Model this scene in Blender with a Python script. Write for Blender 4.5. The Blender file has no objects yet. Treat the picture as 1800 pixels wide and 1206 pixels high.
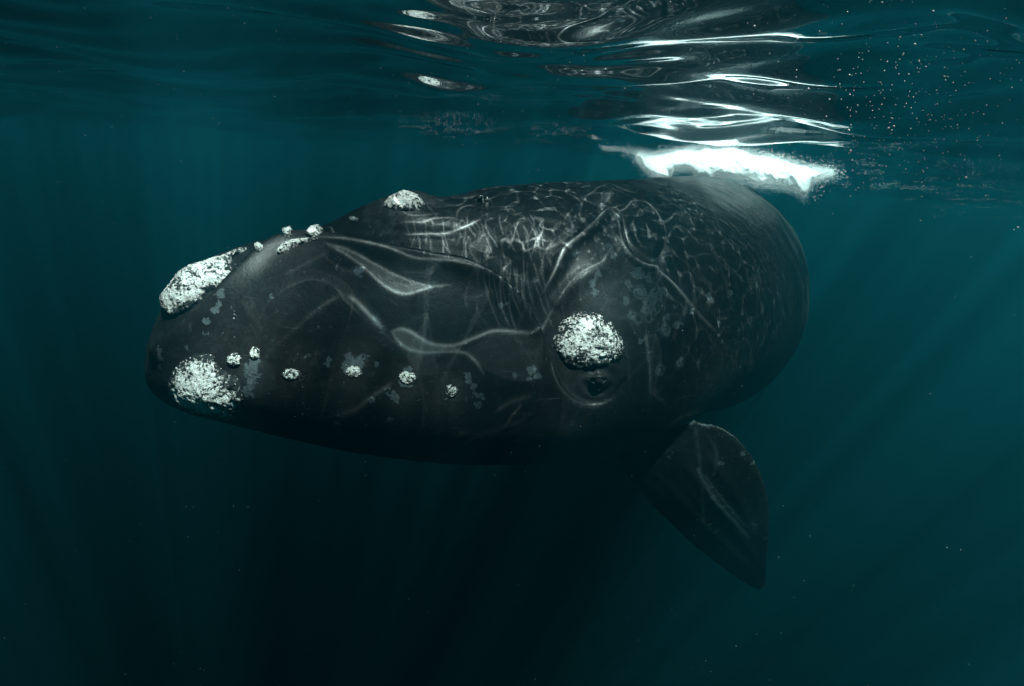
import bpy, bmesh, math, random
import numpy as np
from mathutils import Vector, Matrix, Euler
from mathutils.bvhtree import BVHTree

random.seed(7); RNG = np.random.default_rng(7)
R = math.radians
S = bpy.context.scene
COL = S.collection

# ------------------------------------------------------------------ camera
cam_d = bpy.data.cameras.new('camera'); cam = bpy.data.objects.new('camera', cam_d); COL.objects.link(cam)
cam_d.lens = 20.0; cam_d.sensor_width = 36.0; cam_d.clip_start = 0.02; cam_d.clip_end = 400
cam.location = (0, 0, -0.50)
M_CAM = Matrix.Rotation(R(90 - 17), 3, 'X') @ Matrix.Rotation(R(2.6), 3, 'Z')
cam.rotation_euler = M_CAM.to_euler()
S.camera = cam
CAM = Vector(cam.location)

# ------------------------------------------------------------------ sky and sun
SUN_DIR = Vector((0.26, -0.36, 1.0)).normalized()       # towards the sun
W = bpy.data.worlds.new('World'); S.world = W; W.use_nodes = True
wn = W.node_tree; bg = wn.nodes['Background']
sky = wn.nodes.new('ShaderNodeTexSky'); sky.sky_type = 'NISHITA'; sky.sun_disc = False
sky.sun_elevation = math.asin(SUN_DIR.z); sky.sun_rotation = math.atan2(SUN_DIR.x, SUN_DIR.y)
wn.links.new(sky.outputs[0], bg.inputs[0]); bg.inputs[1].default_value = 0.05
sun_d = bpy.data.lights.new('sun', 'SUN'); sun_d.energy = 5.0; sun_d.angle = R(0.27); sun_d.color = (1.0, 0.97, 0.93)
sun = bpy.data.objects.new('sun', sun_d); COL.objects.link(sun)
sun.rotation_euler = SUN_DIR.to_track_quat('Z', 'Y').to_euler(); sun.location = (4, -3, 12)

S.view_settings.view_transform = 'Standard'; S.view_settings.look = 'None'
S.view_settings.gamma = 1.0; S.view_settings.use_curve_mapping = False
S.view_settings.exposure = 3.9
S.render.engine = 'CYCLES'
cy = S.cycles
cy.max_bounces = 8; cy.diffuse_bounces = 3; cy.glossy_bounces = 4; cy.transmission_bounces = 3
cy.transparent_max_bounces = 16; cy.volume_bounces = 0
cy.use_denoising = True; cy.sample_clamp_indirect = 4.0; cy.caustics_reflective = False; cy.caustics_refractive = False

# ------------------------------------------------------------------ helpers
def pix_dir(px, py):
    return (M_CAM @ Vector(((px - 900) / 1000, (603 - py) / 1000, -1))).normalized()
def at_y(px, py, Y):
    d = pix_dir(px, py); return CAM + d * (Y / d.y)
def sm(a, b, x):
    t = np.clip((np.asarray(x, float) - a) / (b - a), 0, 1); return t * t * (3 - 2 * t)

def hash3(i, j, k, s):
    n = (i * 374761393 + j * 668265263 + k * 2147483647 + s * 1274126177) & 0xffffffff
    n = ((n ^ (n >> 13)) * 1274126177) & 0xffffffff
    return ((n ^ (n >> 16)) & 0xffff) / 65535.0
def vnoise(P, seed=0):
    P = np.asarray(P, float); I = np.floor(P).astype(np.int64); F = P - I; F = F * F * (3 - 2 * F)
    out = 0
    for dx in (0, 1):
        for dy in (0, 1):
            for dz in (0, 1):
                w = (F[:, 0] if dx else 1 - F[:, 0]) * (F[:, 1] if dy else 1 - F[:, 1]) * (F[:, 2] if dz else 1 - F[:, 2])
                out = out + w * hash3(I[:, 0] + dx, I[:, 1] + dy, I[:, 2] + dz, seed)
    return out * 2 - 1
def fbm(P, octs=4, seed=0, rough=.5):
    o = 0; a = 1; s = 0
    for k in range(octs):
        o = o + a * vnoise(P * 2 ** k, seed + k); s += a; a *= rough
    return o / s

def mesh_obj(name, V, F, mat=None, parent=None, smooth=True):
    me = bpy.data.meshes.new(name)
    V = np.asarray(V, np.float32); F = np.asarray(F, np.int32)
    me.vertices.add(len(V)); me.vertices.foreach_set('co', V.ravel())
    n = F.shape[1]
    me.loops.add(F.size); me.loops.foreach_set('vertex_index', F.ravel())
    me.polygons.add(len(F)); me.polygons.foreach_set('loop_start', np.arange(0, F.size, n, dtype=np.int32))
    me.update(calc_edges=True)
    me.polygons.foreach_set('use_smooth', np.full(len(F), smooth)); me.validate()
    if mat: me.materials.append(mat)
    o = bpy.data.objects.new(name, me); COL.objects.link(o)
    if parent: o.parent = parent
    return o
def grid_faces(nu, nv, closed_v=False):
    a = np.arange(nu - 1)[:, None]; b = np.arange(nv if closed_v else nv - 1)[None, :]; b2 = (b + 1) % nv
    return np.stack([a * nv + b, a * nv + b2, (a + 1) * nv + b2, (a + 1) * nv + b], -1).reshape(-1, 4)
def attr(o, name, val):
    a = o.data.attributes.new(name, 'FLOAT', 'POINT'); a.data.foreach_set('value', np.asarray(val, np.float32))
def tag(o, label=None, cat=None, kind=None, group=None):
    if label: o['label'] = label
    if cat: o['category'] = cat
    if kind: o['kind'] = kind
    if group: o['group'] = group
    return o
def coords(o):
    n = len(o.data.vertices); c = np.empty(n * 3, np.float32); o.data.vertices.foreach_get('co', c)
    return c.reshape(-1, 3).astype(float)
def normals(o):
    n = len(o.data.vertices); c = np.empty(n * 3, np.float32); o.data.vertices.foreach_get('normal', c)
    return c.reshape(-1, 3).astype(float)
def set_coords(o, c):
    o.data.vertices.foreach_set('co', np.asarray(c, np.float32).ravel()); o.data.update()
def dense(P, step):
    P = np.asarray(P, float); out = [P[0]]
    for a, b in zip(P[:-1], P[1:]):
        n = max(1, int(np.ceil(np.linalg.norm(b - a) / step)))
        for k in range(1, n + 1): out.append(a + (b - a) * k / n)
    return np.array(out)
def smooth_poly(P, it=2):
    P = np.asarray(P, float)
    for _ in range(it):                                   # Chaikin
        Q = [P[0]]
        for a, b in zip(P[:-1], P[1:]): Q += [a * .75 + b * .25, a * .25 + b * .75]
        Q.append(P[-1]); P = np.array(Q)
    return P
def near_poly(V, P, maxd):
    """distance to and index of the nearest vertex of a dense polyline, for points within maxd of its box"""
    d = np.full(len(V), 9e9); idx = np.zeros(len(V), int)
    lo = P.min(0) - maxd; hi = P.max(0) + maxd
    sel = np.where(np.all((V >= lo) & (V <= hi), 1))[0]
    if len(P) > 40:                                       # coarse cull first
        Q = P[::6]; r6 = maxd + 6 * np.linalg.norm(np.diff(P, axis=0), axis=1).max()
        keep = np.zeros(len(sel), bool)
        for c in range(0, len(sel), 40000): keep[c:c + 40000] = ((V[sel[c:c + 40000]][:, None, :] - Q[None]) ** 2).sum(-1).min(1) < r6 * r6
        sel = sel[keep]
    for c in range(0, len(sel), 20000):
        s = sel[c:c + 20000]
        D = ((V[s][:, None, :] - P[None]) ** 2).sum(-1)
        k = D.argmin(1); d[s] = np.sqrt(D[np.arange(len(s)), k]); idx[s] = k
    return d, idx

class NT:
    """small wrapper for building node trees"""
    def __init__(s, name):
        s.m = bpy.data.materials.new(name); s.m.use_nodes = True; s.t = s.m.node_tree; s.t.nodes.clear()
        s.out = s.t.nodes.new('ShaderNodeOutputMaterial')
    def n(s, typ, ins=None, **kw):
        x = s.t.nodes.new('ShaderNode' + typ)
        for k, v in kw.items(): setattr(x, k, v)
        for k, v in (ins or {}).items():
            if isinstance(v, bpy.types.NodeSocket): s.t.links.new(v, x.inputs[k])
            else: x.inputs[k].default_value = v
        return x
    def math(s, op, a, b=0.0, c=None, clamp=False):
        i = {0: a, 1: b}
        if c is not None: i[2] = c
        return s.n('Math', i, operation=op, use_clamp=clamp).outputs[0]
    def ramp(s, x, a, b, lo=0.0, hi=1.0, mode='SMOOTHSTEP'):
        return s.n('MapRange', {0: x, 1: a, 2: b, 3: lo, 4: hi}, interpolation_type=mode).outputs[0]
    def mixc(s, f, a, b):
        x = s.n('Mix', data_type='RGBA')
        for k, v in ((0, f), (6, a), (7, b)):
            if isinstance(v, bpy.types.NodeSocket): s.t.links.new(v, x.inputs[k])
            else: x.inputs[k].default_value = v
        return x.outputs[2]
    def noise(s, co, scale, detail=4, rough=.55, dist=0.0):
        return s.n('TexNoise', {'Vector': co, 'Scale': scale, 'Detail': detail, 'Roughness': rough, 'Distortion': dist})
    def att(s, name): return s.n('Attribute', attribute_name=name).outputs['Fac']

# ------------------------------------------------------------------ materials
def mat_skin():
    t = NT('whale_skin'); co = t.n('NewGeometry').outputs['Position']
    n1 = t.noise(co, 1.6, 5, .6).outputs[0]; n2 = t.noise(co, 14, 5, .6).outputs[0]; n3 = t.noise(co, 55, 3).outputs[0]
    base = t.mixc(t.ramp(n1, .35, .7), (.0085, .0080, .0080, 1), (.0165, .0167, .017, 1))
    mott_lit = t.att('mottle_and_light')
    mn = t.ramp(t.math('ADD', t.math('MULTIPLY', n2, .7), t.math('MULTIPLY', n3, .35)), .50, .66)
    base = t.mixc(t.math('MULTIPLY', mn, mott_lit, clamp=True), base, (.070, .082, .088, 1))  # skin mottling, plus caustic light painted on the rear
    p = t.att('patch')
    edge = t.math('ADD', p, t.math('MULTIPLY', t.math('SUBTRACT', t.noise(co, 17, 5, .6, .6).outputs[0], .5), 2.6))
    pm = t.ramp(edge, .42, .50)
    pc = t.mixc(t.ramp(n3, .3, .7), (.045, .056, .062, 1), (.088, .104, .112, 1))
    base = t.mixc(t.math('MULTIPLY', pm, .85), base, pc)
    base = t.mixc(t.math('MULTIPLY', t.att('pale_haze'), .55), base, (.038, .047, .050, 1))  # pale patches, plus distance haze painted on the rear skin
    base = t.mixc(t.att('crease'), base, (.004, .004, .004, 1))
    # pale scratches
    sp = t.noise(t.n('Mapping', {'Vector': co, 'Scale': (3, 3, 40), 'Rotation': (.3, .5, .4)}).outputs[0], 1.3, 3).outputs[0]
    base = t.mixc(t.math('MULTIPLY', t.ramp(sp, .66, .72), .25), base, (.09, .10, .11, 1))
    sk = t.noise(t.n('Mapping', {'Vector': co, 'Scale': (14, 14, 3), 'Rotation': (.2, .7, 1.1)}).outputs[0], 2.0, 5, .65).outputs[0]
    base = t.mixc(t.math('MULTIPLY', t.ramp(sk, .60, .74), .22), base, (.075, .088, .094, 1))
    bmp = t.math('ADD', t.math('MULTIPLY', n2, .5), t.math('MULTIPLY', n3, .35))
    base = t.mixc(t.math('MULTIPLY', t.att('scratch'), t.ramp(n3, .3, .6, .3, .8)), base, (.13, .16, .17, 1))
    b = t.n('Bump', {'Height': bmp, 'Strength': .35, 'Distance': .015}).outputs[0]
    b = t.n('Bump', {'Height': pm, 'Strength': .3, 'Distance': .003, 'Normal': b}).outputs[0]
    s = t.n('BsdfPrincipled', {'Base Color': base, 'Roughness': .42, 'IOR': 1.3, 'Normal': b})
    t.t.links.new(s.outputs[0], t.out.inputs[0]); return t.m
def mat_callosity(name='callosity_crust', tone=(.88, .86, .83)):
    t = NT(name); co = t.n('NewGeometry').outputs['Position']
    v = t.n('TexVoronoi', {'Vector': co, 'Scale': 34, 'Randomness': 1}, feature='F1').outputs['Distance']
    n = t.noise(co, 46, 6, .75).outputs[0]; n2 = t.noise(co, 9, 3, .6).outputs[0]; n3 = t.noise(co, 120, 3, .6).outputs[0]
    pit = t.att('pit')
    h = t.math('ADD', t.math('MULTIPLY', n, .9), t.math('MULTIPLY', n2, .45))
    h = t.math('ADD', h, t.math('MULTIPLY', t.math('SUBTRACT', n3, .5), .25))
    m = t.ramp(t.math('SUBTRACT', h, t.math('MULTIPLY', pit, .22)), .615, .655)
    col = t.mixc(t.ramp(n3, .3, .7), (tone[0], tone[1], tone[2], 1), (tone[0] * .62, tone[1] * .62, tone[2] * .60, 1))
    base = t.mixc(m, (.022, .026, .028, 1), col)
    b = t.n('Bump', {'Height': t.math('ADD', t.math('MULTIPLY', m, .6), n3), 'Strength': 1.0, 'Distance': .016}).outputs[0]
    s = t.n('BsdfPrincipled', {'Base Color': base, 'Roughness': .85, 'IOR': 1.15, 'Normal': b})
    t.t.links.new(s.outputs[0], t.out.inputs[0]); return t.m
def mat_flat(name, c, rough=.5, ior=1.2):
    t = NT(name); s = t.n('BsdfPrincipled', {'Base Color': (*c, 1), 'Roughness': rough, 'IOR': ior})
    t.t.links.new(s.outputs[0], t.out.inputs[0]); return t.m
def mat_surface():
    """water seen from below: mirror past the critical angle, lets daylight in (through a light pattern drawn into its transparency) within it"""
    t = NT('rippled_water_surface'); co = t.n('NewGeometry').outputs['Position']
    fr = t.n('Fresnel', {'IOR': 1.333}).outputs[0]
    gl = t.n('BsdfGlossy', {'Color': (.86, .88, .90, 1), 'Roughness': .0}).outputs[0]
    # light lines and spots drawn into the transparency; 'net' is traced through simulated ripples
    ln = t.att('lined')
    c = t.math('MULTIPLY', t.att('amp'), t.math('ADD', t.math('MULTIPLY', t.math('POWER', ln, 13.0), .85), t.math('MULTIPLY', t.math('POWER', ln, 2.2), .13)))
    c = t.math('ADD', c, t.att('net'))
    c = t.math('ADD', c, t.att('drawn_light'))
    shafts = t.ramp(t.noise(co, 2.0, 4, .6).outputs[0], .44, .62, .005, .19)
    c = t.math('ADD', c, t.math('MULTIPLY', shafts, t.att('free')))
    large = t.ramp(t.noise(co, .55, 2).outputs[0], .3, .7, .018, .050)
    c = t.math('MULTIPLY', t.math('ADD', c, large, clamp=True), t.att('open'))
    tint = t.n('CombineColor', {0: c, 1: c, 2: c}).outputs[0]
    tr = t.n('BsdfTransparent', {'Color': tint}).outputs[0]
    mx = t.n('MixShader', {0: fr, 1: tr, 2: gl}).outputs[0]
    t.t.links.new(mx, t.out.inputs[0]); return t.m

SKIN = mat_skin(); CRUST = mat_callosity()

# ------------------------------------------------------------------ water body (haze), seabed
def box(name, lo, hi, mat):
    x0, y0, z0 = lo; x1, y1, z1 = hi
    V = [(x0, y0, z0), (x1, y0, z0), (x1, y1, z0), (x0, y1, z0), (x0, y0, z1), (x1, y0, z1), (x1, y1, z1), (x0, y1, z1)]
    F = [(0, 3, 2, 1), (4, 5, 6, 7), (0, 1, 5, 4), (1, 2, 6, 5), (2, 3, 7, 6), (3, 0, 4, 7)]
    return mesh_obj(name, V, F, mat, smooth=False)
t = NT('sea_water_haze')
pv = t.n('VolumePrincipled', {'Color': (.02, .36, .475, 1), 'Density': .165, 'Anisotropy': .66, 'Absorption Color': (0, .16, .19, 1)})
t.t.links.new(pv.outputs[0], t.out.inputs[1])
tag(box('haze', (-70, -30, -31), (70, 90, .45), t.m), kind='stuff')

t = NT('sea_bed_sand'); co = t.n('NewGeometry').outputs['Position']
s = t.n('BsdfPrincipled', {'Base Color': t.mixc(t.noise(co, .6, 5).outputs[0], (.10, .12, .10, 1), (.20, .20, .16, 1)), 'Roughness': .95})
t.t.links.new(s.outputs[0], t.out.inputs[0])
gx = np.linspace(-69, 69, 90); gy = np.linspace(-29, 89, 90); X, Y = np.meshgrid(gx, gy, indexing='ij')
P = np.stack([X.ravel(), Y.ravel(), np.zeros(X.size)], -1)
P[:, 2] = -29 + .6 * fbm(P * .08, 3, 3)
tag(mesh_obj('sea_bed', P, grid_faces(90, 90), t.m), kind='structure')

# ------------------------------------------------------------------ whale body: loft, flippers and flukes grown into one skin
# px, centre distance, top py, bottom py, half width, waist height (0 bottom..1 top), roundness of the upper flank
ST = [
    (266, 4.22, 618, 690, .10, .50, 2.0),
    (285, 4.22, 562, 708, .30, .46, 2.0),
    (330, 4.25, 488, 738, .50, .42, 1.9),
    (400, 4.32, 446, 762, .68, .40, 1.8),
    (480, 4.42, 412, 788, .82, .38, 1.75),
    (580, 4.56, 388, 815, .95, .36, 1.7),
    (690, 4.74, 345, 836, 1.06, .35, 1.7),
    (800, 4.94, 343, 845, 1.14, .34, 1.75),
    (910, 5.20, 322, 845, 1.22, .35, 1.85),
    (1020, 5.55, 316, 832, 1.30, .37, 1.95),
]
rings = []
def sec(C2, tan, zt, zb, w, wh, ex, n=72):
    side = np.array([tan[1], -tan[0]])                    # towards the viewer's side
    zc = zb + (zt - zb) * wh; pts = []
    for k in range(n):
        a = 2 * math.pi * k / n; c, s_ = math.cos(a), math.sin(a)
        e = 2 / ex if s_ > 0 else 1.0
        x = w * math.copysign(abs(c) ** (1.0), c)
        if s_ > 0:
            z = zc + (zt - zc) * abs(s_) ** 1.0
            x = w * math.copysign(abs(c) ** (2 / ex), c)
        else: z = zc - (zc - zb) * abs(s_)
        pts.append((C2[0] + side[0] * x, C2[1] + side[1] * x, z))
    return pts
cen = []; prm = []
for px, Yc, tp, bp, w, wh, ex in ST:
    T = at_y(px, tp, Yc); B = at_y(px, bp, Yc - .55 * w)
    M = at_y(px, (tp + bp) / 2, Yc)
    cen.append((M.x, M.y)); prm.append((T.z, B.z, w, wh, ex))
for X_, Y_, zt, zb, w, wh, ex in [
    (1.36, 6.25, -.54, -3.15, 1.42, .42, 2.0), (2.08, 7.5, -.50, -3.72, 1.60, .46, 2.0), (2.86, 9.1, -.50, -4.10, 1.72, .48, 2.0),
    (3.60, 11.0, -.62, -4.10, 1.66, .5, 2.0), (4.35, 13.0, -.85, -3.8, 1.40, .5, 2.0), (5.05, 15.0, -1.1, -3.4, 1.0, .5, 2.0),
    (5.70, 17.0, -1.4, -3.0, .62, .5, 2.0), (6.20, 18.6, -1.65, -2.7, .34, .5, 2.0), (6.60, 20.0, -1.9, -2.5, .14, .5, 2.0)]:
    cen.append((X_, Y_)); prm.append((zt, zb, w, wh, ex))
cen = np.array(cen); prm = np.array(prm)
# resample with Catmull-Rom
def cr(P, n):
    P = np.asarray(P); out = []; m = len(P)
    for i in range(m - 1):
        p0, p1, p2, p3 = P[max(i - 1, 0)], P[i], P[i + 1], P[min(i + 2, m - 1)]
        for k in range(n):
            u = k / n
            out.append(.5 * ((2 * p1) + (-p0 + p2) * u + (2 * p0 - 5 * p1 + 4 * p2 - p3) * u * u + (-p0 + 3 * p1 - 3 * p2 + p3) * u ** 3))
    out.append(P[-1]); return np.array(out)
cc = cr(cen, 6); pp = cr(prm, 6)
tan = np.gradient(cc, axis=0); tan /= np.linalg.norm(tan, axis=1)[:, None]
tan[:10] = tan[10:11]
for i in range(len(cc)): rings.append(sec(cc[i], tan[i], *pp[i]))
nR, nS = len(rings), 72
V = np.array(rings).reshape(-1, 3); F = grid_faces(nR, nS, True)
c0 = V[:nS].mean(0) - np.array([tan[0][0], tan[0][1], 0]) * .03; c1 = V[-nS:].mean(0)
bm = bmesh.new()
vs = [bm.verts.new(p) for p in V]
for f in F: bm.faces.new([vs[i] for i in f])
a = bm.verts.new(c0); b = bm.verts.new(c1)
for k in range(nS):
    bm.faces.new([a, vs[(k + 1) % nS], vs[k]]); bm.faces.new([b, vs[(nR - 1) * nS + k], vs[(nR - 1) * nS + (k + 1) % nS]])
def plate(bm, lead, trail, thick, nvec, n=14):
    """closed blade between two 3D edge curves"""
    L = cr(np.array(lead), 5); T_ = cr(np.array(trail), 5); m = len(L); ringsP = []
    nv = np.array(nvec, float); nv /= np.linalg.norm(nv)
    for i in range(m):
        u = i / (m - 1); th = thick * (1 - .75 * u); r = []
        for k in range(2 * n):
            a_ = 2 * math.pi * k / (2 * n); v = .5 - .5 * math.cos(a_)
            off = math.sin(a_) * th * (1.15 - .5 * v)
            r.append(bm.verts.new(L[i] * (1 - v) + T_[i] * v + nv * off))
        ringsP.append(r)
    for i in range(m - 1):
        for k in range(2 * n):
            k2 = (k + 1) % (2 * n); bm.faces.new([ringsP[i][k], ringsP[i][k2], ringsP[i + 1][k2], ringsP[i + 1][k]])
    bm.faces.new(ringsP[0][::-1]); bm.faces.new(ringsP[-1])
FL_lead = [(1030, 720, 5.30), (1062, 775, 5.10), (1092, 824, 5.00), (1135, 878, 4.96), (1180, 924, 4.95), (1222, 962, 4.95), (1262, 994, 4.95), (1298, 1020, 4.95), (1330, 1036, 4.95)]
FL_trail = [(1190, 640, 5.5), (1190, 695, 5.10), (1210, 735, 4.84), (1276, 750, 4.70), (1322, 796, 4.60), (1350, 858, 4.65), (1355, 925, 4.72), (1351, 985, 4.82), (1350, 1026, 4.92)]
lead = [tuple(at_y(*p)) for p in FL_lead]; trail = [tuple(at_y(*p)) for p in FL_trail]
plate(bm, lead, trail, .15, (.25, -1, -.3))
# far flipper, mirrored about the body's long plane
ax = np.array([cc[54], cc[48]]); dirv = tan[50]; sd = np.array([dirv[1], -dirv[0]])
def mir(p):
    q = np.array(p[:2]) - cc[54]; k = q @ sd; q = q - 2 * k * sd; return (q[0] + cc[54][0], q[1] + cc[54][1], p[2])
plate(bm, [mir(p) for p in trail], [mir(p) for p in lead], .17, (-.25, 1, .25))
tailc = np.array([6.5, 19.7, -2.2]); td = np.array([.32, .95, 0]); ts = np.array([.95, -.32, 0])
for sg in (-1, 1):
    plate(bm, [tailc - td * .5, tailc + ts * sg * 1.0 - td * .1, tailc + ts * sg * 2.0 + td * .5, tailc + ts * sg * 2.6 + td * 1.1],
          [tailc + td * .75, tailc + ts * sg * 1.0 + td * .9, tailc + ts * sg * 1.9 + td * 1.1, tailc + ts * sg * 2.58 + td * 1.25], .13, (0, 0, 1), 8)
bmesh.ops.recalc_face_normals(bm, faces=bm.faces)
me = bpy.data.meshes.new('loft'); bm.to_mesh(me); bm.free()
tmp = bpy.data.objects.new('loft', me); COL.objects.link(tmp)
m1 = tmp.modifiers.new('r', 'REMESH'); m1.mode = 'VOXEL'; m1.voxel_size = .021
m2 = tmp.modifiers.new('s', 'SMOOTH'); m2.factor = .6; m2.iterations = 14
dg = bpy.context.evaluated_depsgraph_get()
bme = bpy.data.meshes.new_from_object(tmp.evaluated_get(dg)); bpy.data.objects.remove(tmp)
bme.name = 'body'; bme.materials.clear(); bme.materials.append(SKIN)
whale = bpy.data.objects.new('right_whale', None); COL.objects.link(whale); whale.location = (0, 0, 0)
tag(whale, 'huge dark right whale with white crusty callosities swimming just below the water surface', 'whale')
body = bpy.data.objects.new('body', bme); COL.objects.link(body); body.parent = whale
bme.polygons.foreach_set('use_smooth', np.full(len(bme.polygons), True)); bme.update()

def make_bvh(o):
    m = o.data; n = len(m.polygons)
    return BVHTree.FromPolygons([v.co for v in m.vertices], [tuple(p.vertices) for p in m.polygons])
BV = make_bvh(body)
def hit(px, py):
    """where the line of sight through a photo pixel meets the whale: point and normal"""
    h = BV.ray_cast(CAM, pix_dir(px, py))
    if h[0] is None:
        for r in range(4, 120, 4):                        # past the outline: walk in towards the body's middle
            k = r / 120; h = BV.ray_cast(CAM, pix_dir(px + (800 - px) * k, py + (600 - py) * k))
            if h[0] is not None: break
    return np.array(h[0]), np.array(h[1])
def hits(L): return np.array([hit(*p)[0] for p in L])

# ------------------------------------------------------------------ sculpt the skin
V = coords(body); N = normals(body)
disp = np.zeros(len(V)); crease = np.zeros(len(V)); patch = np.zeros(len(V)); pale_haze = np.zeros(len(V)); mott_lit = np.zeros(len(V))
MOUTH = [(280, 606), (320, 572), (372, 528), (428, 468), (468, 430), (520, 412), (570, 414), (640, 425), (700, 437), (760, 447), (820, 456), (870, 478),
         (905, 505), (935, 545), (958, 590), (972, 640), (988, 680), (1012, 705), (1050, 713), (1080, 697), (1097, 668)]
ML = dense(smooth_poly(hits(MOUTH), 2), .015)
d, k = near_poly(V, ML, .6); ok = d < .6
Tn = np.gradient(ML, axis=0)
side = np.zeros(len(V)); side[ok] = np.einsum('ij,ij->i', np.cross(Tn[k[ok]], V[ok] - ML[k[ok]]), N[ok])
u = k / len(ML); up = (side > 0)
amt = np.interp(u, [0, .3, .6, .8, .9, 1], [.14, .15, .11, .055, .04, .0])
disp += np.where(ok & up, -amt * (1 - sm(.0, .55, d)) * sm(0, .02, d), 0)
disp += np.where(ok & ~up, amt * .45 * np.exp(-(d / .12) ** 2), 0)
disp += np.where(ok, -.018 * np.exp(-(d / .016) ** 2), 0)
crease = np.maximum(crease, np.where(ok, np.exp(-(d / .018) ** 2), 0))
def groove(pts, w, depth, dark=0.0, raise_=0.0):
    global disp, crease
    L = dense(smooth_poly(hits(pts), 2), .015); d, k = near_poly(V, L, max(.3, w * 3)); o = d < 9
    e = np.sin(np.clip(k / len(L), 0, 1) * math.pi) ** .5
    disp += np.where(o, (-depth * np.exp(-(d / w) ** 2) + raise_ * np.exp(-((d - w * 2) / w) ** 2)) * e, 0)
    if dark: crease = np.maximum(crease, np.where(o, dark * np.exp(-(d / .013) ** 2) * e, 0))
groove([(1028, 668), (1036, 686), (1053, 694), (1070, 686), (1080, 670)], .026, .016, .35, .008)      # below the eye
groove([(1024, 662), (1040, 649), (1062, 648), (1084, 662)], .026, .012, .25, .010)     # brow fold
groove([(1133, 600), (1142, 650), (1140, 700), (1132, 770)], .03, .012)
groove([(1150, 800), (1168, 760), (1200, 738), (1225, 733)], .035, .02, .2, .02)
groove([(735, 495), (728, 520), (724, 553)], .008, .004, .8)
groove([(665, 505), (700, 490), (712, 500), (738, 495)], .008, .003, .7)
groove([(640, 378), (700, 392), (760, 398), (840, 400)], .05, .02)
groove([(700, 408), (706, 435)], .012, .006, .3)
groove([(1098, 372), (1098, 400), (1106, 432), (1128, 456), (1152, 458), (1166, 436)], .035, .03, 0, .03)
groove([(1075, 368), (1050, 392), (1020, 418), (996, 436)], .05, -.035)               # shoulder ridge
groove([(996, 436), (975, 480), (952, 520)], .05, -.03)
groove([(978, 540), (1010, 495), (1063, 468)], .06, -.03)
groove([(1113, 461), (1150, 474), (1208, 527), (1265, 577)], .05, -.025)
for px in (852, 866, 880, 897, 915, 930):                                             # fan of fine folds behind the lip
    groove([(px, 468), (px + 12, 515), (px + 26, 570)], .014, .007)
for x0, y0 in ((905, 755), (780, 790), (870, 790)): groove([(x0 - 30, y0 + 12), (x0, y0), (x0 + 45, y0 - 22)], .02, .008)
SCR = np.zeros(len(V))
for (px, py, r_) in [(1124, 514, 11), (1124, 514, 5), (1110, 553, 6), (1122, 560, 8), (1140, 558, 8), (1170, 580, 9), (1168, 582, 4), (1195, 637, 7), (1160, 650, 8)]:
    c, n_ = hit(px, py); rr = r_ / 1000 * (Vector(c) - CAM).length; dd = np.sqrt(((V - c) ** 2).sum(1)); SCR = np.maximum(SCR, .6 * np.exp(-((dd - rr) / .010) ** 2))
for pts_, a_ in [([(1228, 826), (1240, 852), (1262, 885), (1290, 915), (1318, 945)], 1), ([(1240, 838), (1262, 868), (1290, 900), (1326, 940)], .8), ([(1222, 752), (1228, 790), (1232, 830), (1236, 880), (1237, 930)], .45),
                 ([(1262, 745), (1264, 790), (1255, 835)], .35), ([(1228, 930), (1250, 922), (1270, 915)], .4), ([(1225, 936), (1245, 930)], .5), ([(1245, 942), (1272, 925)], .4), ([(1255, 980), (1268, 960)], .4), ([(1300, 975), (1330, 1000), (1345, 1030)], .3),
                 ([(1310, 740), (1312, 700)], .2), ([(1135, 590), (1143, 650), (1141, 710), (1133, 770)], .3), ([(1100, 600), (1108, 680), (1095, 760)], .2)]:
    L = dense(smooth_poly(hits(pts_), 2), .01); d, k = near_poly(V, L, .1); SCR = np.maximum(SCR, np.where(d < .1, a_ * np.exp(-(d / .014) ** 2), 0))
for pts_ in ([(1140, 820), (1215, 900), (1290, 975), (1330, 1015)], [(1180, 790), (1255, 880), (1315, 960), (1338, 1005)], [(1225, 775), (1290, 860), (1330, 945)]): groove(pts_, .045, -.008)
# head-top bumps
for (px, py, r, h) in [(720, 345, .16, .05), (860, 340, .25, .03), (1068, 345, .14, .07), (1130, 345, .2, .03), (760, 360, .1, -.03), (1045, 668, .11, .03)]:
    c = hit(px, py)[0]; disp += h * np.exp(-(((V - c) ** 2).sum(1)) / r ** 2)
near = V[:, 1] < 9
nz = np.zeros(len(V)); nz[near] = fbm(V[near] * 1.7, 3, 11) * .016 + fbm(V[near] * 7, 3, 21) * .0035
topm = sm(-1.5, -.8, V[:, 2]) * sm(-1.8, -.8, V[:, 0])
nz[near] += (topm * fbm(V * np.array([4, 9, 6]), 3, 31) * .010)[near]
disp += nz
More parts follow.
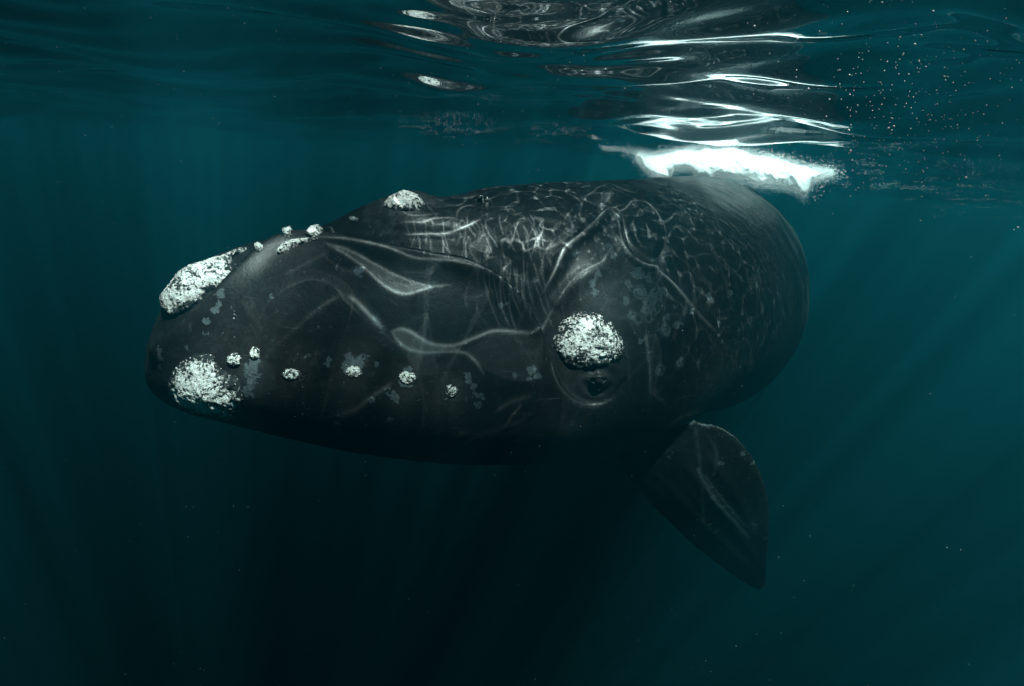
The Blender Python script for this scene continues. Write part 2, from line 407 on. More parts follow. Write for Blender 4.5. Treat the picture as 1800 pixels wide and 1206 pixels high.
# grey peeling patches (photo position, radius in photo pixels)
PT = [(628, 478, 13), (578, 632, 7), (572, 640, 6), (620, 640, 20), (632, 636, 16), (612, 645, 14), (690, 695, 12), (698, 700, 12), (682, 688, 10), (655, 704, 8), (662, 640, 6), (718, 650, 12),
      (716, 672, 14), (822, 660, 7), (834, 680, 10), (842, 694, 12), (840, 710, 9), (826, 672, 7), (936, 652, 10), (946, 662, 9), (930, 665, 6), (905, 660, 6), (594, 747, 7), (440, 650, 16), (445, 668, 16),
      (436, 690, 14), (448, 636, 10), (395, 520, 8), (388, 535, 8), (380, 548, 7), (366, 565, 7), (330, 612, 5), (292, 614, 7), (288, 628, 6), (283, 645, 5), (660, 560, 8), (672, 580, 9), (1052, 486, 12),
      (1040, 500, 10), (1046, 512, 8), (1075, 445, 12), (1072, 435, 10), (1120, 480, 14), (1140, 490, 12), (1150, 530, 24), (1135, 545, 16), (1165, 515, 14), (1125, 515, 11), (1105, 500, 9), (1100, 530, 8),
      (1170, 560, 11), (1190, 570, 11), (1185, 540, 8), (1215, 545, 7), (1158, 578, 12), (1175, 585, 9), (1128, 598, 8), (1112, 555, 8), (1245, 520, 9), (1262, 570, 6), (1300, 580, 6), (1282, 515, 12), (1195, 635, 7),
      (1190, 637, 8), (1160, 650, 6), (1262, 590, 5), (1270, 600, 5), (1000, 600, 4), (850, 700, 5), (1270, 718, 6), (1268, 705, 5),
      (1213, 880, 6), (1247, 858, 8), (1268, 815, 7), (1305, 797, 5), (1326, 812, 6), (1255, 875, 8), (1262, 890, 7), (1280, 890, 8), (1290, 902, 7), (1324, 922, 5), (1326, 930, 4), (1346, 945, 6), (1231, 733, 6), (1244, 747, 8), (1200, 740, 9), (1218, 737, 9), (1279, 925, 5),
      (760, 500, 10), (775, 505, 10), (880, 538, 7), (1010, 448, 6)]
for (px, py, r) in PT:
    c, n_ = hit(px, py); rr = r / 1000 * (Vector(c) - CAM).length * 1.25
    dd = np.sqrt(((V - c) ** 2).sum(1)); patch = np.maximum(patch, 1 - dd / rr)
patch = np.clip(patch, 0, 1)
patch = np.where(patch > 0, patch, 0)
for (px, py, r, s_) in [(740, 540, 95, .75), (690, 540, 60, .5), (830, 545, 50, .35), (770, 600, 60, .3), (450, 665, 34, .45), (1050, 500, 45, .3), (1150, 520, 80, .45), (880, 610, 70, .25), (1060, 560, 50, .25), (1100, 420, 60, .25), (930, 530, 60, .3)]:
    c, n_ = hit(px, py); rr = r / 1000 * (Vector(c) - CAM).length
    dd = np.sqrt(((V - c) ** 2).sum(1)) * (1 + .25 * fbm(V * 5, 2, 77)); pale_haze = np.maximum(pale_haze, s_ * (1 - sm(rr * .8, rr * 1.08, dd)))
mott_lit = sm(1.0, 2.4, V[:, 0]) * sm(-3.0, -1.4, V[:, 2]) * .20 + .08; mott_lit += .55 * sm(1.8, 3.6, V[:, 0]) * sm(-4.2, -2, V[:, 2]) * sm(-.7, .6, fbm(V * np.array([1.6, 1.6, .8]), 3, 88))  # mottled skin; the rear term is painted caustic light
mott_lit = np.maximum(mott_lit, topm * .40); pale_haze = np.maximum(pale_haze, .75 * sm(1.9, 3.6, V[:, 0]) * (1 + .2 * fbm(V * 1.2, 2, 41)))  # rear skin lightened to imitate distance haze
set_coords(body, V + N * disp[:, None])
for nm, a_ in (('crease', crease), ('patch', patch), ('pale_haze', pale_haze), ('mottle_and_light', mott_lit), ('scratch', SCR)): attr(body, nm, a_)
BV = make_bvh(body)

# ------------------------------------------------------------------ callosities
def inside(P, poly):
    x, y = P[:, 0], P[:, 1]; r = np.zeros(len(P), bool); n = len(poly)
    for i in range(n):
        x1, y1 = poly[i]; x2, y2 = poly[(i + 1) % n]
        c = ((y1 > y) != (y2 > y)) & (x < (x2 - x1) * (y - y1) / (y2 - y1 + 1e-12) + x1); r ^= c
    return r
def callosity(pts, height, label=None, step=.009, pitbias=0.0, seed=0, rag=.6, pts3=None, ctr=None):
    P3 = []; Ns = []
    for p in pts:
        h, n_ = hit(*p); P3.append(h); Ns.append(n_)
    for p in (pts3 or []): P3.append(np.array(p))
    if ctr:
        c0_, n0_ = hit(ctr[0], ctr[1]); n0_ = n0_ + np.array([0, 0, .8]); n0_ /= np.linalg.norm(n0_); uu = np.cross(n0_, [0, 1, 0]); uu /= np.linalg.norm(uu); vv = np.cross(n0_, uu)
        P3 = [c0_ + uu * ctr[2] * math.cos(q_) * (1 + .15 * math.sin(3 * q_)) + vv * ctr[3] * math.sin(q_) for q_ in np.linspace(0, 6.28, 12, endpoint=False)]; Ns = [n0_]
    P3 = np.array(P3); c = P3.mean(0); nn = np.mean(Ns, 0); nn /= np.linalg.norm(nn)
    u = np.cross(nn, [0, 0, 1]); u /= np.linalg.norm(u); v = np.cross(nn, u) * -1
    poly = np.stack([(P3 - c) @ u, (P3 - c) @ v], -1)
    poly = smooth_poly(np.vstack([poly, poly[:1]]), 2)[:-1]
    lo = poly.min(0) - .02; hi = poly.max(0) + .02
    a = np.arange(lo[0], hi[0], step); b = np.arange(lo[1], hi[1], step)
    A, B = np.meshgrid(a, b, indexing='ij'); G = np.stack([A.ravel(), B.ravel()], -1)
    wob = np.stack([fbm(np.c_[G * 22, np.full(len(G), seed)], 3, seed + 5), fbm(np.c_[G * 22, np.full(len(G), seed + 9)], 3, seed + 6)], -1) * .028 * rag * 2
    ins = inside(G + wob, poly)
    pd = dense(np.vstack([poly, poly[:1]]), .02)
    dd, _ = near_poly(np.c_[G, np.zeros(len(G))], np.c_[pd, np.zeros(len(pd))], 3.0)
    size = dd[ins].max() if ins.any() else .05
    base = np.zeros((len(G), 3)); nrm = np.zeros((len(G), 3)); good = np.zeros(len(G), bool)
    nv = Vector(nn)
    for i in np.where(ins)[0]:
        o = Vector(c + u * G[i, 0] + v * G[i, 1]) + nv * .6
        h = BV.ray_cast(o, -nv, 2.0)
        if h[0] is not None: base[i] = h[0]; nrm[i] = h[1]; good[i] = True
    e = np.clip(dd / size, 0, 1)
    w3 = base * 1.0
    f1 = fbm(w3 * 26, 4, seed + 40, .6); f2 = fbm(w3 * 60, 2, seed + 50); f3 = fbm(w3 * 9, 2, seed + 60)
    H = height * (1 - (1 - e) ** 1.9) + (.012 * f1 + .007 * f2 + .010 * f3) * np.clip(height / .05, .35, 1.2) * np.minimum(1, e * 5) 
    H = np.where(dd < step * 1.5, -.006, H)
    W3 = base + nrm * H[:, None]
    idx = -np.ones(len(G), int); idx[good] = np.arange(good.sum())
    na, nb = len(a), len(b); Fq = grid_faces(na, nb); Fq = idx[Fq]; Fq = Fq[(Fq >= 0).all(1)]
    if len(Fq) == 0: return None
    o = mesh_obj('callosity', W3[good], Fq, CRUST, whale)
    zz = W3[good][:, 2]; low = 1 - sm(zz.min(), zz.min() + .45 * (zz.max() - zz.min()) + .001, zz)
    attr(o, 'pit', np.clip((1 - sm(0, .42, e[good])) * .55 + pitbias + .30 * low * (pitbias >= 0), 0, 1))
    if label: o['label'] = label
    return o
def disc(px, py, rx, ry, ang=0, n=12):
    a = R(ang); return [(px + rx * math.cos(t_) * math.cos(a) - ry * math.sin(t_) * math.sin(a), py + rx * math.cos(t_) * math.sin(a) + ry * math.sin(t_) * math.cos(a)) for t_ in np.linspace(0, 2 * math.pi, n, endpoint=False)]
# chin
callosity([(345, 618), (378, 617), (384, 640), (396, 650), (414, 652), (424, 668), (428, 688), (432, 712), (430, 752), (408, 757), (375, 750), (338, 734), (308, 714), (294, 690), (295, 666), (308, 638)], .058,
          'large white crusty chin callosity at the tip of the lower jaw', seed=1)
callosity(disc(412, 633, 17, 17), .025, seed=2); callosity(disc(448, 621, 13, 15), .02, 'small round callosity above the chin', seed=3)
# row of small ones along the lip
for i, (px, py, rx, ry, an) in enumerate([(513, 658, 18, 12, 0), (623, 654, 16, 12, 5), (717, 664, 17, 13, 10), (793, 687, 13, 13, 60)]):
    callosity(disc(px, py, rx * 1.12, ry * 1.12, an), .010, seed=10 + i, step=.006, pitbias=.12)
# brow over the eye
callosity([(972, 590), (984, 560), (1002, 547), (1026, 543), (1052, 548), (1074, 562), (1090, 582), (1100, 606), (1098, 630), (1080, 640), (1050, 646), (1018, 652), (995, 648), (978, 625), (968, 604)], .072,
          'domed white brow callosity above the eye', seed=4)
# bonnet on the snout
callosity([(300, 505), (330, 474), (365, 448), (400, 436), (440, 423), (452, 428), (430, 444), (408, 455), (410, 470), (395, 490), (372, 508), (352, 535), (330, 550), (305, 562), (288, 560), (287, 530)], .07,
          'long white bonnet callosity on the tip of the snout', seed=5)
callosity(disc(457, 437, 11, 8, -30), .03, seed=6)
callosity([(482, 440), (495, 424), (520, 417), (566, 414), (568, 420), (540, 427), (515, 437), (500, 447), (486, 450)], .03, 'thin strip of callosity along the lip crest', seed=7)
callosity([], .045, seed=8, ctr=(507, 408, .055, .05)); callosity([], .045, seed=9, ctr=(545, 400, .07, .05))
callosity(disc(622, 386, 11, 6, -5), .02, seed=20)
callosity([], .055, 'ragged pale callosity beside the blowholes', seed=21, ctr=(713, 352, .18, .13))
callosity([], .04, seed=22, pitbias=-.4, ctr=(846, 352, .05, .05))

# ------------------------------------------------------------------ eye
EYE = mat_flat('wet_dark_eye', (.012, .012, .014), .08, 1.35); LID = SKIN
ec, en = hit(1052, 668); ev = Vector(en)
def uv(name, c, r, mat, parent, sc=(1, 1, 1), q=None, n=(28, 18)):
    bm = bmesh.new(); bmesh.ops.create_uvsphere(bm, u_segments=n[0], v_segments=n[1], radius=r)
    m = bpy.data.meshes.new(name); bm.to_mesh(m); bm.free(); m.materials.append(mat)
    m.polygons.foreach_set('use_smooth', np.full(len(m.polygons), True))
    o = bpy.data.objects.new(name, m); COL.objects.link(o); o.parent = parent; o.location = c; o.scale = sc
    if q: o.rotation_euler = q.to_euler()
    return o
uv('eye', Vector(ec) - ev * .004, .040, EYE, whale)
q = ev.to_track_quat('Z', 'Y')
for sgn, rr, nm in ((1, .008, 'eyelid'), (-1, .007, 'eyelid')):
    pts = []; n = 20; rings_ = []
    for i in range(n + 1):
        a_ = math.pi * i / n; x = .066 * math.cos(a_); y = sgn * (.034 if sgn > 0 else .030) * math.sin(a_)
        cpt = Vector((x, y, .016 - .40 * abs(x) ** 2 / .066))
        rad = .004 + rr * math.sin(a_) ** .6
        ring = []
        for j in range(10):
            b_ = 2 * math.pi * j / 10; dirn = Vector((math.cos(a_) * .5, sgn * math.sin(a_), 0)).normalized() if i not in (0, n) else Vector((math.copysign(1, x), 0, 0))
            ring.append(Vector(ec) + q @ (cpt + dirn * math.cos(b_) * rad * 1.3 + Vector((0, 0, 1)) * math.sin(b_) * rad))
        rings_.append([tuple(p) for p in ring])
    o = mesh_obj(nm, np.array(rings_).reshape(-1, 3), grid_faces(n + 1, 10, True), LID, whale)
    for a2 in ('crease', 'patch', 'pale_haze', 'mottle_and_light', 'scratch'): attr(o, a2, np.zeros(len(o.data.vertices)))

# ------------------------------------------------------------------ water surface
def axis(lo, hi, segs):
    out = [lo]; 
    while out[-1] < hi:
        x = out[-1]
        for a_, b_, s_ in segs:
            if a_ <= x < b_: break
        out.append(x + s_(x) if callable(s_) else x + s_)
    return np.array(out)
g = lambda c0: (lambda x: max(.013, .013 + .022 * abs(x - c0)))
xs = axis(-68, 68, [(-99, 99, 1.0)])
# the left tail grows backwards: mirror it so that spacing shrinks towards the fine band
left = [-2.4]
while left[-1] > -68: left.append(left[-1] - (.010 + .045 * (-2.4 - left[-1])))
right = [3.6]
while right[-1] < 68: right.append(right[-1] + (.010 + .04 * (right[-1] - 3.6)))
xs = np.array(left[::-1] + list(np.arange(-2.4 + .0078, 3.6, .0078)) + right)
yl = [2.4]
while yl[-1] > -28: yl.append(yl[-1] - (.010 + .04 * (2.4 - yl[-1])))
yr = [7.6]
while yr[-1] < 88: yr.append(yr[-1] + (.010 + .03 * (yr[-1] - 7.6)))
ys = np.array(yl[::-1] + list(np.arange(2.4 + .0078, 7.6, .0078)) + yr)
X, Y = np.meshgrid(xs, ys, indexing='ij'); X = X.ravel(); Y = Y.ravel()
Z = np.zeros(len(X)); rg = np.random.default_rng(21)
dist = np.hypot(X, Y)
WX = X + .25 * np.sin(Y * .9 + .4) + .10 * np.sin(Y * 2.3 + X * 1.1); WY = Y + .22 * np.sin(X * 1.1 + 1.2) + .08 * np.sin(X * 2.9 - Y)
for i in range(46):
    lam = .30 * (3.4 / .30) ** (rg.random() ** .9); th = rg.normal(1.25, .75); kx, ky = math.cos(th) * 2 * math.pi / lam, math.sin(th) * 2 * math.pi / lam
    A = .0060 * lam ** 1.0 * (.5 + rg.random()); fade = 1 / (1 + (dist * .09 / lam) ** 2)
    Z += A * np.sin(kx * WX + ky * WY + rg.random() * 6.28) * fade
for i in range(30):
    lam = .10 * (.32 / .10) ** rg.random(); th = rg.normal(1.35, .35); kx, ky = math.cos(th) * 2 * math.pi / lam, math.sin(th) * 2 * math.pi / lam
    Z += .0016 * lam * (.5 + rg.random()) * np.sin(kx * WX + ky * WY + rg.random() * 6.28) * np.maximum(0, 1 - dist * .055 / lam) * (.4 + .8 * sm(0, 3, X))
Z -= .75 * sm(3.4, 9.5, X) * sm(-1, 4, Y)
drawn_light = np.zeros(len(X)); fine = np.zeros(len(X)); free = np.ones(len(X))
LX, LY = SUN_DIR.x / SUN_DIR.z, SUN_DIR.y / SUN_DIR.z
def to_surface(p): return np.array([p[0] - LX * p[2], p[1] - LY * p[2], 0.0])
fr_mask = (X > -3.6) & (X < 5) & (Y > 1.2) & (Y < 6.4); FI = np.where(fr_mask)[0]; FP = np.c_[X[FI], Y[FI], np.zeros(len(FI))]
lined = np.zeros(len(X)); lamp = np.zeros(len(X))
def line(pts, w=.017, s_=.8, taper=True):  # draws a line of light by hand into the surface transparency
    w = .024 * (w / .016) ** .7
    L = dense(smooth_poly(np.array([to_surface(hit(*p)[0]) for p in pts]), 2), .008)
    d, k = near_poly(FP, L, w * 2.4); o = d < w * 2.4; ii = FI[o]
    e = np.clip(np.sin(np.clip(k / len(L), 0, 1) * math.pi) * 2.2, .12, 1) if taper else np.ones(len(d))
    g_ = np.exp(-(d[o] / w) ** 2); a_ = 1.15 * s_ * e[o] * (1 + .35 * np.sin(k[o] * .06 + len(L)))
    b = a_ * g_ ** 4 > lamp[ii] * lined[ii] ** 4
    lined[ii[b]] = g_[b]; lamp[ii[b]] = a_[b]
def fill(pts, s_):  # draws a filled area of light into the surface transparency
    L = smooth_poly(np.array([to_surface(hit(*p)[0]) for p in pts + pts[:1]]), 2)
    o = inside(FP, L[:, :2]); drawn_light[FI[o]] = np.maximum(drawn_light[FI[o]], s_)
A_ = [(570, 425), (610, 448), (640, 470), (665, 495), (690, 512), (715, 516), (740, 506), (762, 498), (790, 497)]
B_ = [(570, 425), (620, 442), (660, 465), (700, 485), (740, 496), (762, 498)]
fill(A_[:8] + B_[::-1][1:-1], .17)
line(A_, .018, .7); line(B_, .014, .55)
line([(480, 425), (520, 414), (570, 415), (640, 424), (700, 437), (730, 446), (780, 449), (820, 458), (850, 470)], .014, .7)
line([(565, 392), (585, 400), (603, 414)], .012, .5)
line([(612, 520), (640, 545), (655, 562), (672, 578)], .03, .45)
E1 = [(687, 583), (700, 577), (712, 576), (735, 587), (757, 599), (800, 601), (832, 588), (867, 575), (905, 577), (943, 582), (955, 573), (970, 548), (983, 532)]
E2 = [(687, 583), (700, 600), (718, 611), (745, 614), (780, 611), (814, 611), (830, 622), (850, 650)]
line(E1, .018, .85); line(E2, .015, .6)
fill(E2[:6] + [(800, 601), (757, 599), (735, 587), (712, 576), (700, 577)], .17)
fill([(814, 611), (850, 590), (867, 577), (905, 580), (943, 585), (958, 620), (940, 670), (880, 660), (840, 635)], .065)
line([(1075, 366), (1063, 374), (1050, 392), (1025, 416), (1000, 434), (988, 449), (975, 482), (952, 520)], .018, .75)
line([(1075, 366), (1085, 372), (1096, 374), (1106, 362), (1112, 352), (1131, 354)], .013, .6)
line([(975, 538), (1000, 505), (1019, 487), (1045, 474), (1063, 467), (1070, 452)], .017, .6)
line([(1113, 461), (1132, 478), (1154, 473), (1173, 489), (1208, 527), (1233, 549), (1265, 577)], .016, .65)
line([(1096, 374), (1098, 405), (1108, 435), (1128, 456), (1152, 458)], .012, .35)
line([(1129, 352), (1150, 366), (1166, 390), (1172, 410)], .014, .5)
line([(1085, 415), (1098, 445), (1112, 460)], .02, .3)
line([(1020, 350), (1050, 335), (1066, 320), (1091, 332), (1120, 340)], .012, .6)
line([(678, 354), (700, 366), (718, 375), (745, 376), (769, 373)], .014, .5)
line([(698, 385), (720, 384), (745, 386), (760, 380), (800, 382)], .013, .5)
line([(709, 407), (735, 405), (757, 403), (769, 407), (800, 404), (830, 393), (845, 385)], .013, .8)
line([(585, 748), (620, 728), (655, 695), (692, 665)], .018, .35)
line([(440, 650), (500, 600), (560, 545), (600, 520)], .05, .10); line([(500, 480), (540, 460), (580, 440)], .05, .10)
line([(882, 758), (893, 738), (905, 722), (918, 706)], .012, .3); line([(780, 790), (830, 772), (880, 750), (930, 735)], .02, .2)
line([(960, 600), (968, 640), (985, 683), (1010, 706), (1045, 714), (1080, 700)], .018, .35)
line([(940, 690), (900, 700), (870, 720)], .03, .15); line([(1133, 570), (1142, 640), (1140, 700), (1130, 780)], .012, .15)
rl = random.Random(4)
for i in range(26):                                       # fan of thin vertical lines behind the lip
    x0 = 845 + i * 6 + rl.uniform(-3, 3); y0 = 460 + rl.uniform(-10, 25); x1 = x0 + rl.uniform(5, 38); y1 = y0 + rl.uniform(50, 110)
    line([(x0, y0), ((x0 + x1) / 2 - 6, (y0 + y1) / 2), (x1, y1)], .0075, rl.uniform(.1, .3))
for i in range(34):
    x0 = 700 + rl.uniform(0, 250); y0 = 375 + rl.uniform(0, 40)
    line([(x0, y0), (x0 + rl.uniform(-5, 14), y0 + 18), (x0 + rl.uniform(-6, 20), y0 + rl.uniform(28, 55))], .008, rl.uniform(.1, .3))
for (px, py, r, s_) in [(760, 370, .25, .6), (850, 370, .40, 1), (930, 380, .45, 1.1), (880, 450, .25, .7), (950, 440, .25, .7), (1000, 350, .5, 1), (1130, 400, .35, .5), (1200, 400, .6, .6), (1180, 350, .5, .8), (1300, 450, .8, .33), (1240, 520, .4, .35)]:
    c = to_surface(hit(px, py)[0]); fine = np.maximum(fine, s_ * np.exp(-((X - c[0]) ** 2 + (Y - c[1]) ** 2) / r ** 2))

free = 1 - sm(-3.6, -3.0, X) * (1 - sm(3.8, 4.6, X)) * sm(1.3, 2.0, Y) * (1 - sm(6.0, 7.4, Y))
opn = .30 + .70 * sm(1.2, 3.4, Y + .9 * np.maximum(X, 0)) * (1 + .55 * sm(1, 7, X))  # painted dimming: less light let through near the camera, more to the right
fc = to_surface(np.array(at_y(1290, 290, 8.8)))
drawn_light = np.maximum(drawn_light, .32 * np.exp(-(np.abs((X - fc[0]) / 1.9) ** 4 + np.abs((Y - fc[1]) / .9) ** 4)))  # extra light drawn in above the foam
def photon_net(seed, lams, slope, depth, n_w, x0, x1, y0, y1, step=.003, cell=.0078, aniso=1.35):
    rg2 = np.random.default_rng(seed); gx = np.arange(x0 - .4, x1 + .4, step); gy = np.arange(y0 - .4, y1 + .4, step)
    A_x, B_y = np.meshgrid(gx, gy, indexing='ij'); A_x = A_x.astype(np.float32); B_y = B_y.astype(np.float32)
    WXp = A_x + .12 * np.sin(B_y * 1.9 + .7) + .05 * np.sin(B_y * 5.1 + A_x * 2.2); WYp = B_y + .12 * np.sin(A_x * 1.7) + .05 * np.sin(A_x * 4.7 - B_y * 2)
    sx = np.zeros_like(A_x); sy = np.zeros_like(A_x)
    for _ in range(n_w):
        lam = lams[0] * (lams[1] / lams[0]) ** rg2.random(); th = rg2.normal(aniso, .9); kx, ky = math.cos(th) * 6.2832 / lam, math.sin(th) * 6.2832 / lam
        c_ = (slope * np.cos(kx * WXp + ky * WYp + rg2.random() * 6.28)).astype(np.float32)
        sx += c_ * math.cos(th); sy += c_ * math.sin(th)
    u = ((A_x - depth * sx - x0) / cell).ravel(); v = ((B_y - depth * sy - y0) / cell).ravel()
    nx, ny = int((x1 - x0) / cell) + 1, int((y1 - y0) / cell) + 1
    ok_ = (u > 1) & (u < nx - 2) & (v > 1) & (v < ny - 2); u = u[ok_]; v = v[ok_]
    iu = u.astype(int); iv = v.astype(int); fu = u - iu; fv = v - iv; H = np.zeros(nx * ny)
    for du in (0, 1):
        for dv in (0, 1): H += np.bincount((iu + du) * ny + iv + dv, weights=(fu if du else 1 - fu) * (fv if dv else 1 - fv), minlength=nx * ny)
    H = H.reshape(nx, ny) / (cell / step) ** 2
    fi = np.clip((X - x0) / cell, 0, nx - 1.001); fj = np.clip((Y - y0) / cell, 0, ny - 1.001); a_ = fi.astype(int); b_ = fj.astype(int); fx = fi - a_; fy = fj - b_
    out = H[a_, b_] * (1 - fx) * (1 - fy) + H[a_ + 1, b_] * fx * (1 - fy) + H[a_, b_ + 1] * (1 - fx) * fy + H[a_ + 1, b_ + 1] * fx * fy
    return np.where((X > x0) & (X < x1) & (Y > y0) & (Y < y1), out, 1)
n1a = photon_net(3, (.055, .18), .019, .38, 30, -2.4, 3.6, 2.4, 7.6); n1b = photon_net(4, (.11, .34), .028, .45, 24, -2.4, 3.6, 2.4, 7.6)
mxw = sm(-.25, .25, fbm(np.c_[X * 1.1, Y * 1.3, 0 * X], 3, 71) + .30 * sm(.9, 1.8, X) - .12)
n1 = n1a * (1 - mxw) + n1b * mxw * 1.15
n2 = photon_net(8, (.35, 1.1), .046, 1.25, 16, -2.4, 3.6, 2.4, 7.6)
net = fine * .20 * np.clip(n1 - 1.0, 0, 9) * (.25 + .75 * sm(-.4, .35, fbm(np.c_[X * 1.6, Y * 2.2, 0 * X], 3, 61)))
net += .019 * np.clip(n2 - 1.05, 0, 8) * (.35 + .65 * sm(-.3, .5, fbm(np.c_[X * .9, Y * .9, 0 * X], 2, 66)))
for (px, py, rr, s_) in [(1035, 590, .34, .26), (365, 690, .42, .28), (345, 500, .42, .24), (713, 345, .28, .10), (448, 621, .14, .2), (520, 425, .22, .14), (1052, 672, .10, .10), (717, 664, .12, .16), (793, 687, .12, .16),
                         (1260, 860, .55, .13), (623, 654, .14, .14), (513, 658, .12, .14)]:
    c = to_surface(hit(px, py)[0]); drawn_light += s_ * np.exp(-((X - c[0]) ** 2 + (Y - c[1]) ** 2) / rr ** 2)  # pools of light drawn in over callosities, eye and flipper
P = np.c_[X, Y, Z]
surf = mesh_obj('water_surface', P, grid_faces(len(xs), len(ys))[:, ::-1], mat_surface())
for nm, a_ in (('drawn_light', drawn_light), ('fine', fine), ('free', free), ('net', net), ('lined', lined), ('amp', lamp), ('open', opn)): attr(surf, nm, a_)
tag(surf, kind='structure')
print('surface', len(P), 'body', len(V))

# ------------------------------------------------------------------ foam where the back breaks the surface
def splash():
    t = NT('churned_white_foam'); s = t.n('BsdfPrincipled', {'Base Color': (.97, .94, .94, 1), 'Roughness': .9}); tl = t.n('BsdfTranslucent', {'Color': (.97, .94, .94, 1)})
    s = t.n('MixShader', {0: .25, 1: s.outputs[0], 2: tl.outputs[0]})
    t.t.links.new(s.outputs[0], t.out.inputs[0]); foam = t.m
    Yd = 8.8
    top = [(1118, 272), (1160, 266), (1200, 260), (1240, 254), (1290, 256), (1340, 266), (1400, 281), (1462, 302)]
    bot = [(1122, 284), (1134, 300), (1152, 318), (1168, 324), (1178, 316), (1184, 300), (1214, 303), (1226, 322), (1245, 331), (1262, 320), (1290, 322), (1330, 330), (1375, 334), (1398, 340), (1412, 354), (1420, 340), (1430, 322), (1448, 312), (1462, 304)]
    tx = np.array(top); bx = np.array(bot)
    rg = np.random.default_rng(5); V = []; n = 150000
    ico = np.array([(0, 0, 1), (.943, 0, -.333), (-.471, .816, -.333), (-.471, -.816, -.333)]); F4 = np.array([(0, 1, 2), (0, 2, 3), (0, 3, 1), (1, 3, 2)])
    px = rg.uniform(1120, 1462, n); a = np.interp(px, tx[:, 0], tx[:, 1]); b = np.interp(px, bx[:, 0], bx[:, 1])
    v = rg.random(n) ** .85; fz = rg.random(n) < .45; py = a + (b - a) * v; ang_ = rg.random(n) * 6.28; mag = np.where(fz, np.abs(rg.normal(0, 7, n)), 0); py = py + np.sin(ang_) * mag; px = px + np.cos(ang_) * mag
    yy = Yd + rg.normal(0, .18, n) - .28 * v; jit = rg.normal(0, 1, (n, 3)) * .02
    C = np.array([at_y(px[i], py[i], yy[i]) for i in range(n)]) + jit
    r = .0018 + .0032 * rg.random(n) ** 3
    # dense lumpy heart of the cloud, closed front and back
    gu, gv = 150, 44; U = np.linspace(1118, 1462, gu); Vn = np.linspace(0, 1, gv); shell = []
    for sg in (-1, 1):
        for ux in U:
            ta, tb = np.interp(ux, tx[:, 0], tx[:, 1]) + 3, np.interp(ux, bx[:, 0], bx[:, 1]) - 2
            for vv_ in Vn:
                e_ = math.sin(math.pi * vv_) ** .5 * min(1, (ux - 1118) / 40, (1462 - ux) / 40) ** .5
                shell.append(tuple(at_y(ux, ta + 4 + (tb - ta - 10) * vv_, Yd + sg * .24 * e_ - .28 * vv_)))
    shell = np.array(shell); nz_ = fbm(shell * 5, 4, 91); shell += np.c_[fbm(shell * 6, 3, 93) * .05, sm(-1, 1, nz_) * 0 + nz_ * .10, fbm(shell * 5, 3, 95) * .05]
    Fs = grid_faces(gu, gv); core_f = np.vstack([Fs, Fs[:, ::-1] + gu * gv])
    # streamers of fine bubbles
    m = 26000; qx = np.r_[rg.uniform(1440, 1800, m // 2), rg.uniform(1040, 1140, m // 12), rg.uniform(700, 1130, m - m // 2 - m // 12)]
    cy_ = np.interp(qx, [700, 880, 1040, 1060, 1140, 1440, 1560, 1700, 1800], [226, 216, 236, 258, 272, 298, 312, 345, 372]) + rg.normal(0, 1, m) * np.interp(qx, [700, 1039, 1041, 1060, 1140, 1440, 1520, 1800], [12, 14, 3, 4, 6, 9, 20, 26])
    keep = vnoise(np.c_[qx * .035, cy_ * .22, np.zeros(m)], 3) + .6 * vnoise(np.c_[qx * .12, cy_ * .5, np.zeros(m)], 4) > np.interp(qx, [700, 1039, 1041, 1140, 1440, 1500, 1800], [.45, .25, -.2, -.6, -.4, .2, .55])
    qx = qx[keep]; cy_ = cy_[keep]; m = len(qx)
    C2 = np.array([at_y(qx[i], cy_[i], (8.2 if qx[i] > 1040 else 6.4) + rg.normal(0, .15)) for i in range(m)])
    C = np.vstack([C, C2]); r = np.r_[r, .0012 + .0028 * rg.random(len(C2)) ** 2]
    k_ = rg.choice(n, 1800, replace=False); C3 = C[k_] + rg.normal(0, .03, (1800, 3)) - np.array([0, .34, 0]); C = np.vstack([C, C3]); r = np.r_[r, .004 + .006 * rg.random(1800) ** 2]
    Vv = (C[:, None, :] + ico[None] * r[:, None, None]).reshape(-1, 3)
    Ff = (F4[None] + (np.arange(len(C)) * 4)[:, None, None]).reshape(-1, 3)
    Ff = np.vstack([Ff, np.vstack([core_f[:, [0, 1, 2]], core_f[:, [0, 2, 3]]]) + len(Vv)]); Vv = np.vstack([Vv, shell])
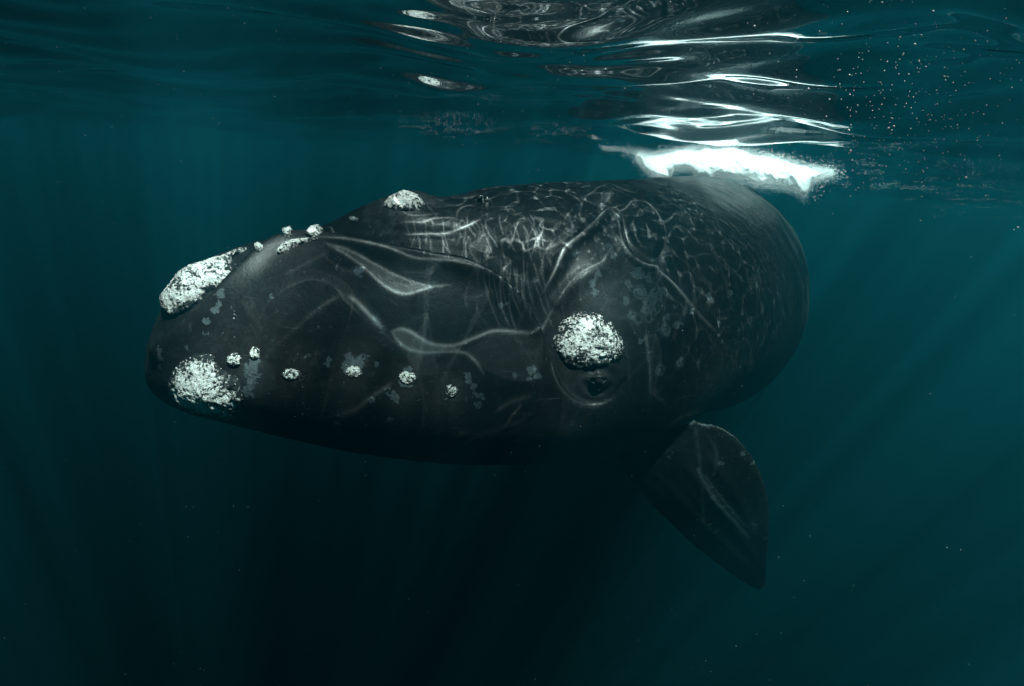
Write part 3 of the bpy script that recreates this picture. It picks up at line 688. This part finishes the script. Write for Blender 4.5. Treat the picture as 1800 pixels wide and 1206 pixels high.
    o = mesh_obj('foam', Vv, Ff, foam, smooth=True)
    tag(o, 'bright white churned foam and bubbles above the whale\'s back', kind='stuff')
splash()

# ------------------------------------------------------------------ bubbles and drifting specks
def specks():
    t = NT('bubble_white'); s = t.n('BsdfPrincipled', {'Base Color': (.76, .86, .88, 1), 'Roughness': .3})
    t.t.links.new(s.outputs[0], t.out.inputs[0])
    rg = np.random.default_rng(9); C = []; r = []
    def add(px, py, Y, rad): C.append(at_y(px, py, Y)); r.append(rad)
    for (px, py) in [(1402, 68), (1493, 132), (1458, 175), (1571, 222), (1492, 229), (1495, 265), (1421, 156), (1326, 46), (1200, 8), (1178, 4), (1550, 5), (1660, 135), (1698, 312), (1789, 400), (996, 46), (1098, 156), (1064, 122), (1608, 78), (1582, 66), (1640, 20), (412, 553), (411, 560)]:
        z = rg.uniform(1.2, 1.7); add(px, py, z, .0019 * z)
    for i in range(320):
        px = rg.normal(1600, 110); py = 190 + (px - 1600) * .12 + rg.normal(0, 75)
        if px > 1800 or py < 0: continue
        z = rg.uniform(1.1, 1.6) if py < 230 else rg.uniform(1.6, 3); add(px, py, z, rg.uniform(.0005, .0014) * z)
    for i in range(260): z = rg.uniform(.8, 1.6); add(rg.uniform(0, 1800), rg.uniform(0, 260) ** 1.0, z, rg.uniform(.0003, .0007) * z)
    for i in range(420): z = rg.uniform(.9, 3); add(rg.uniform(0, 1800), rg.uniform(260, 1206), z, rg.uniform(.0002, .0006) * z)
    bm = bmesh.new(); bmesh.ops.create_icosphere(bm, subdivisions=1, radius=1)
    I = np.array([v.co[:] for v in bm.verts]); Fi = np.array([[v.index for v in f.verts] for f in bm.faces]); bm.free()
    C = np.array([tuple(c) for c in C]); r = np.array(r)
    # nothing above the surface
    Vv = (C[:, None, :] + I[None] * r[:, None, None]).reshape(-1, 3); Ff = (Fi[None] + (np.arange(len(C)) * len(I))[:, None, None]).reshape(-1, 3)
    tag(mesh_obj('bubbles', Vv, Ff, t.m), 'scattered tiny white bubbles drifting under the surface', kind='stuff')
specks()
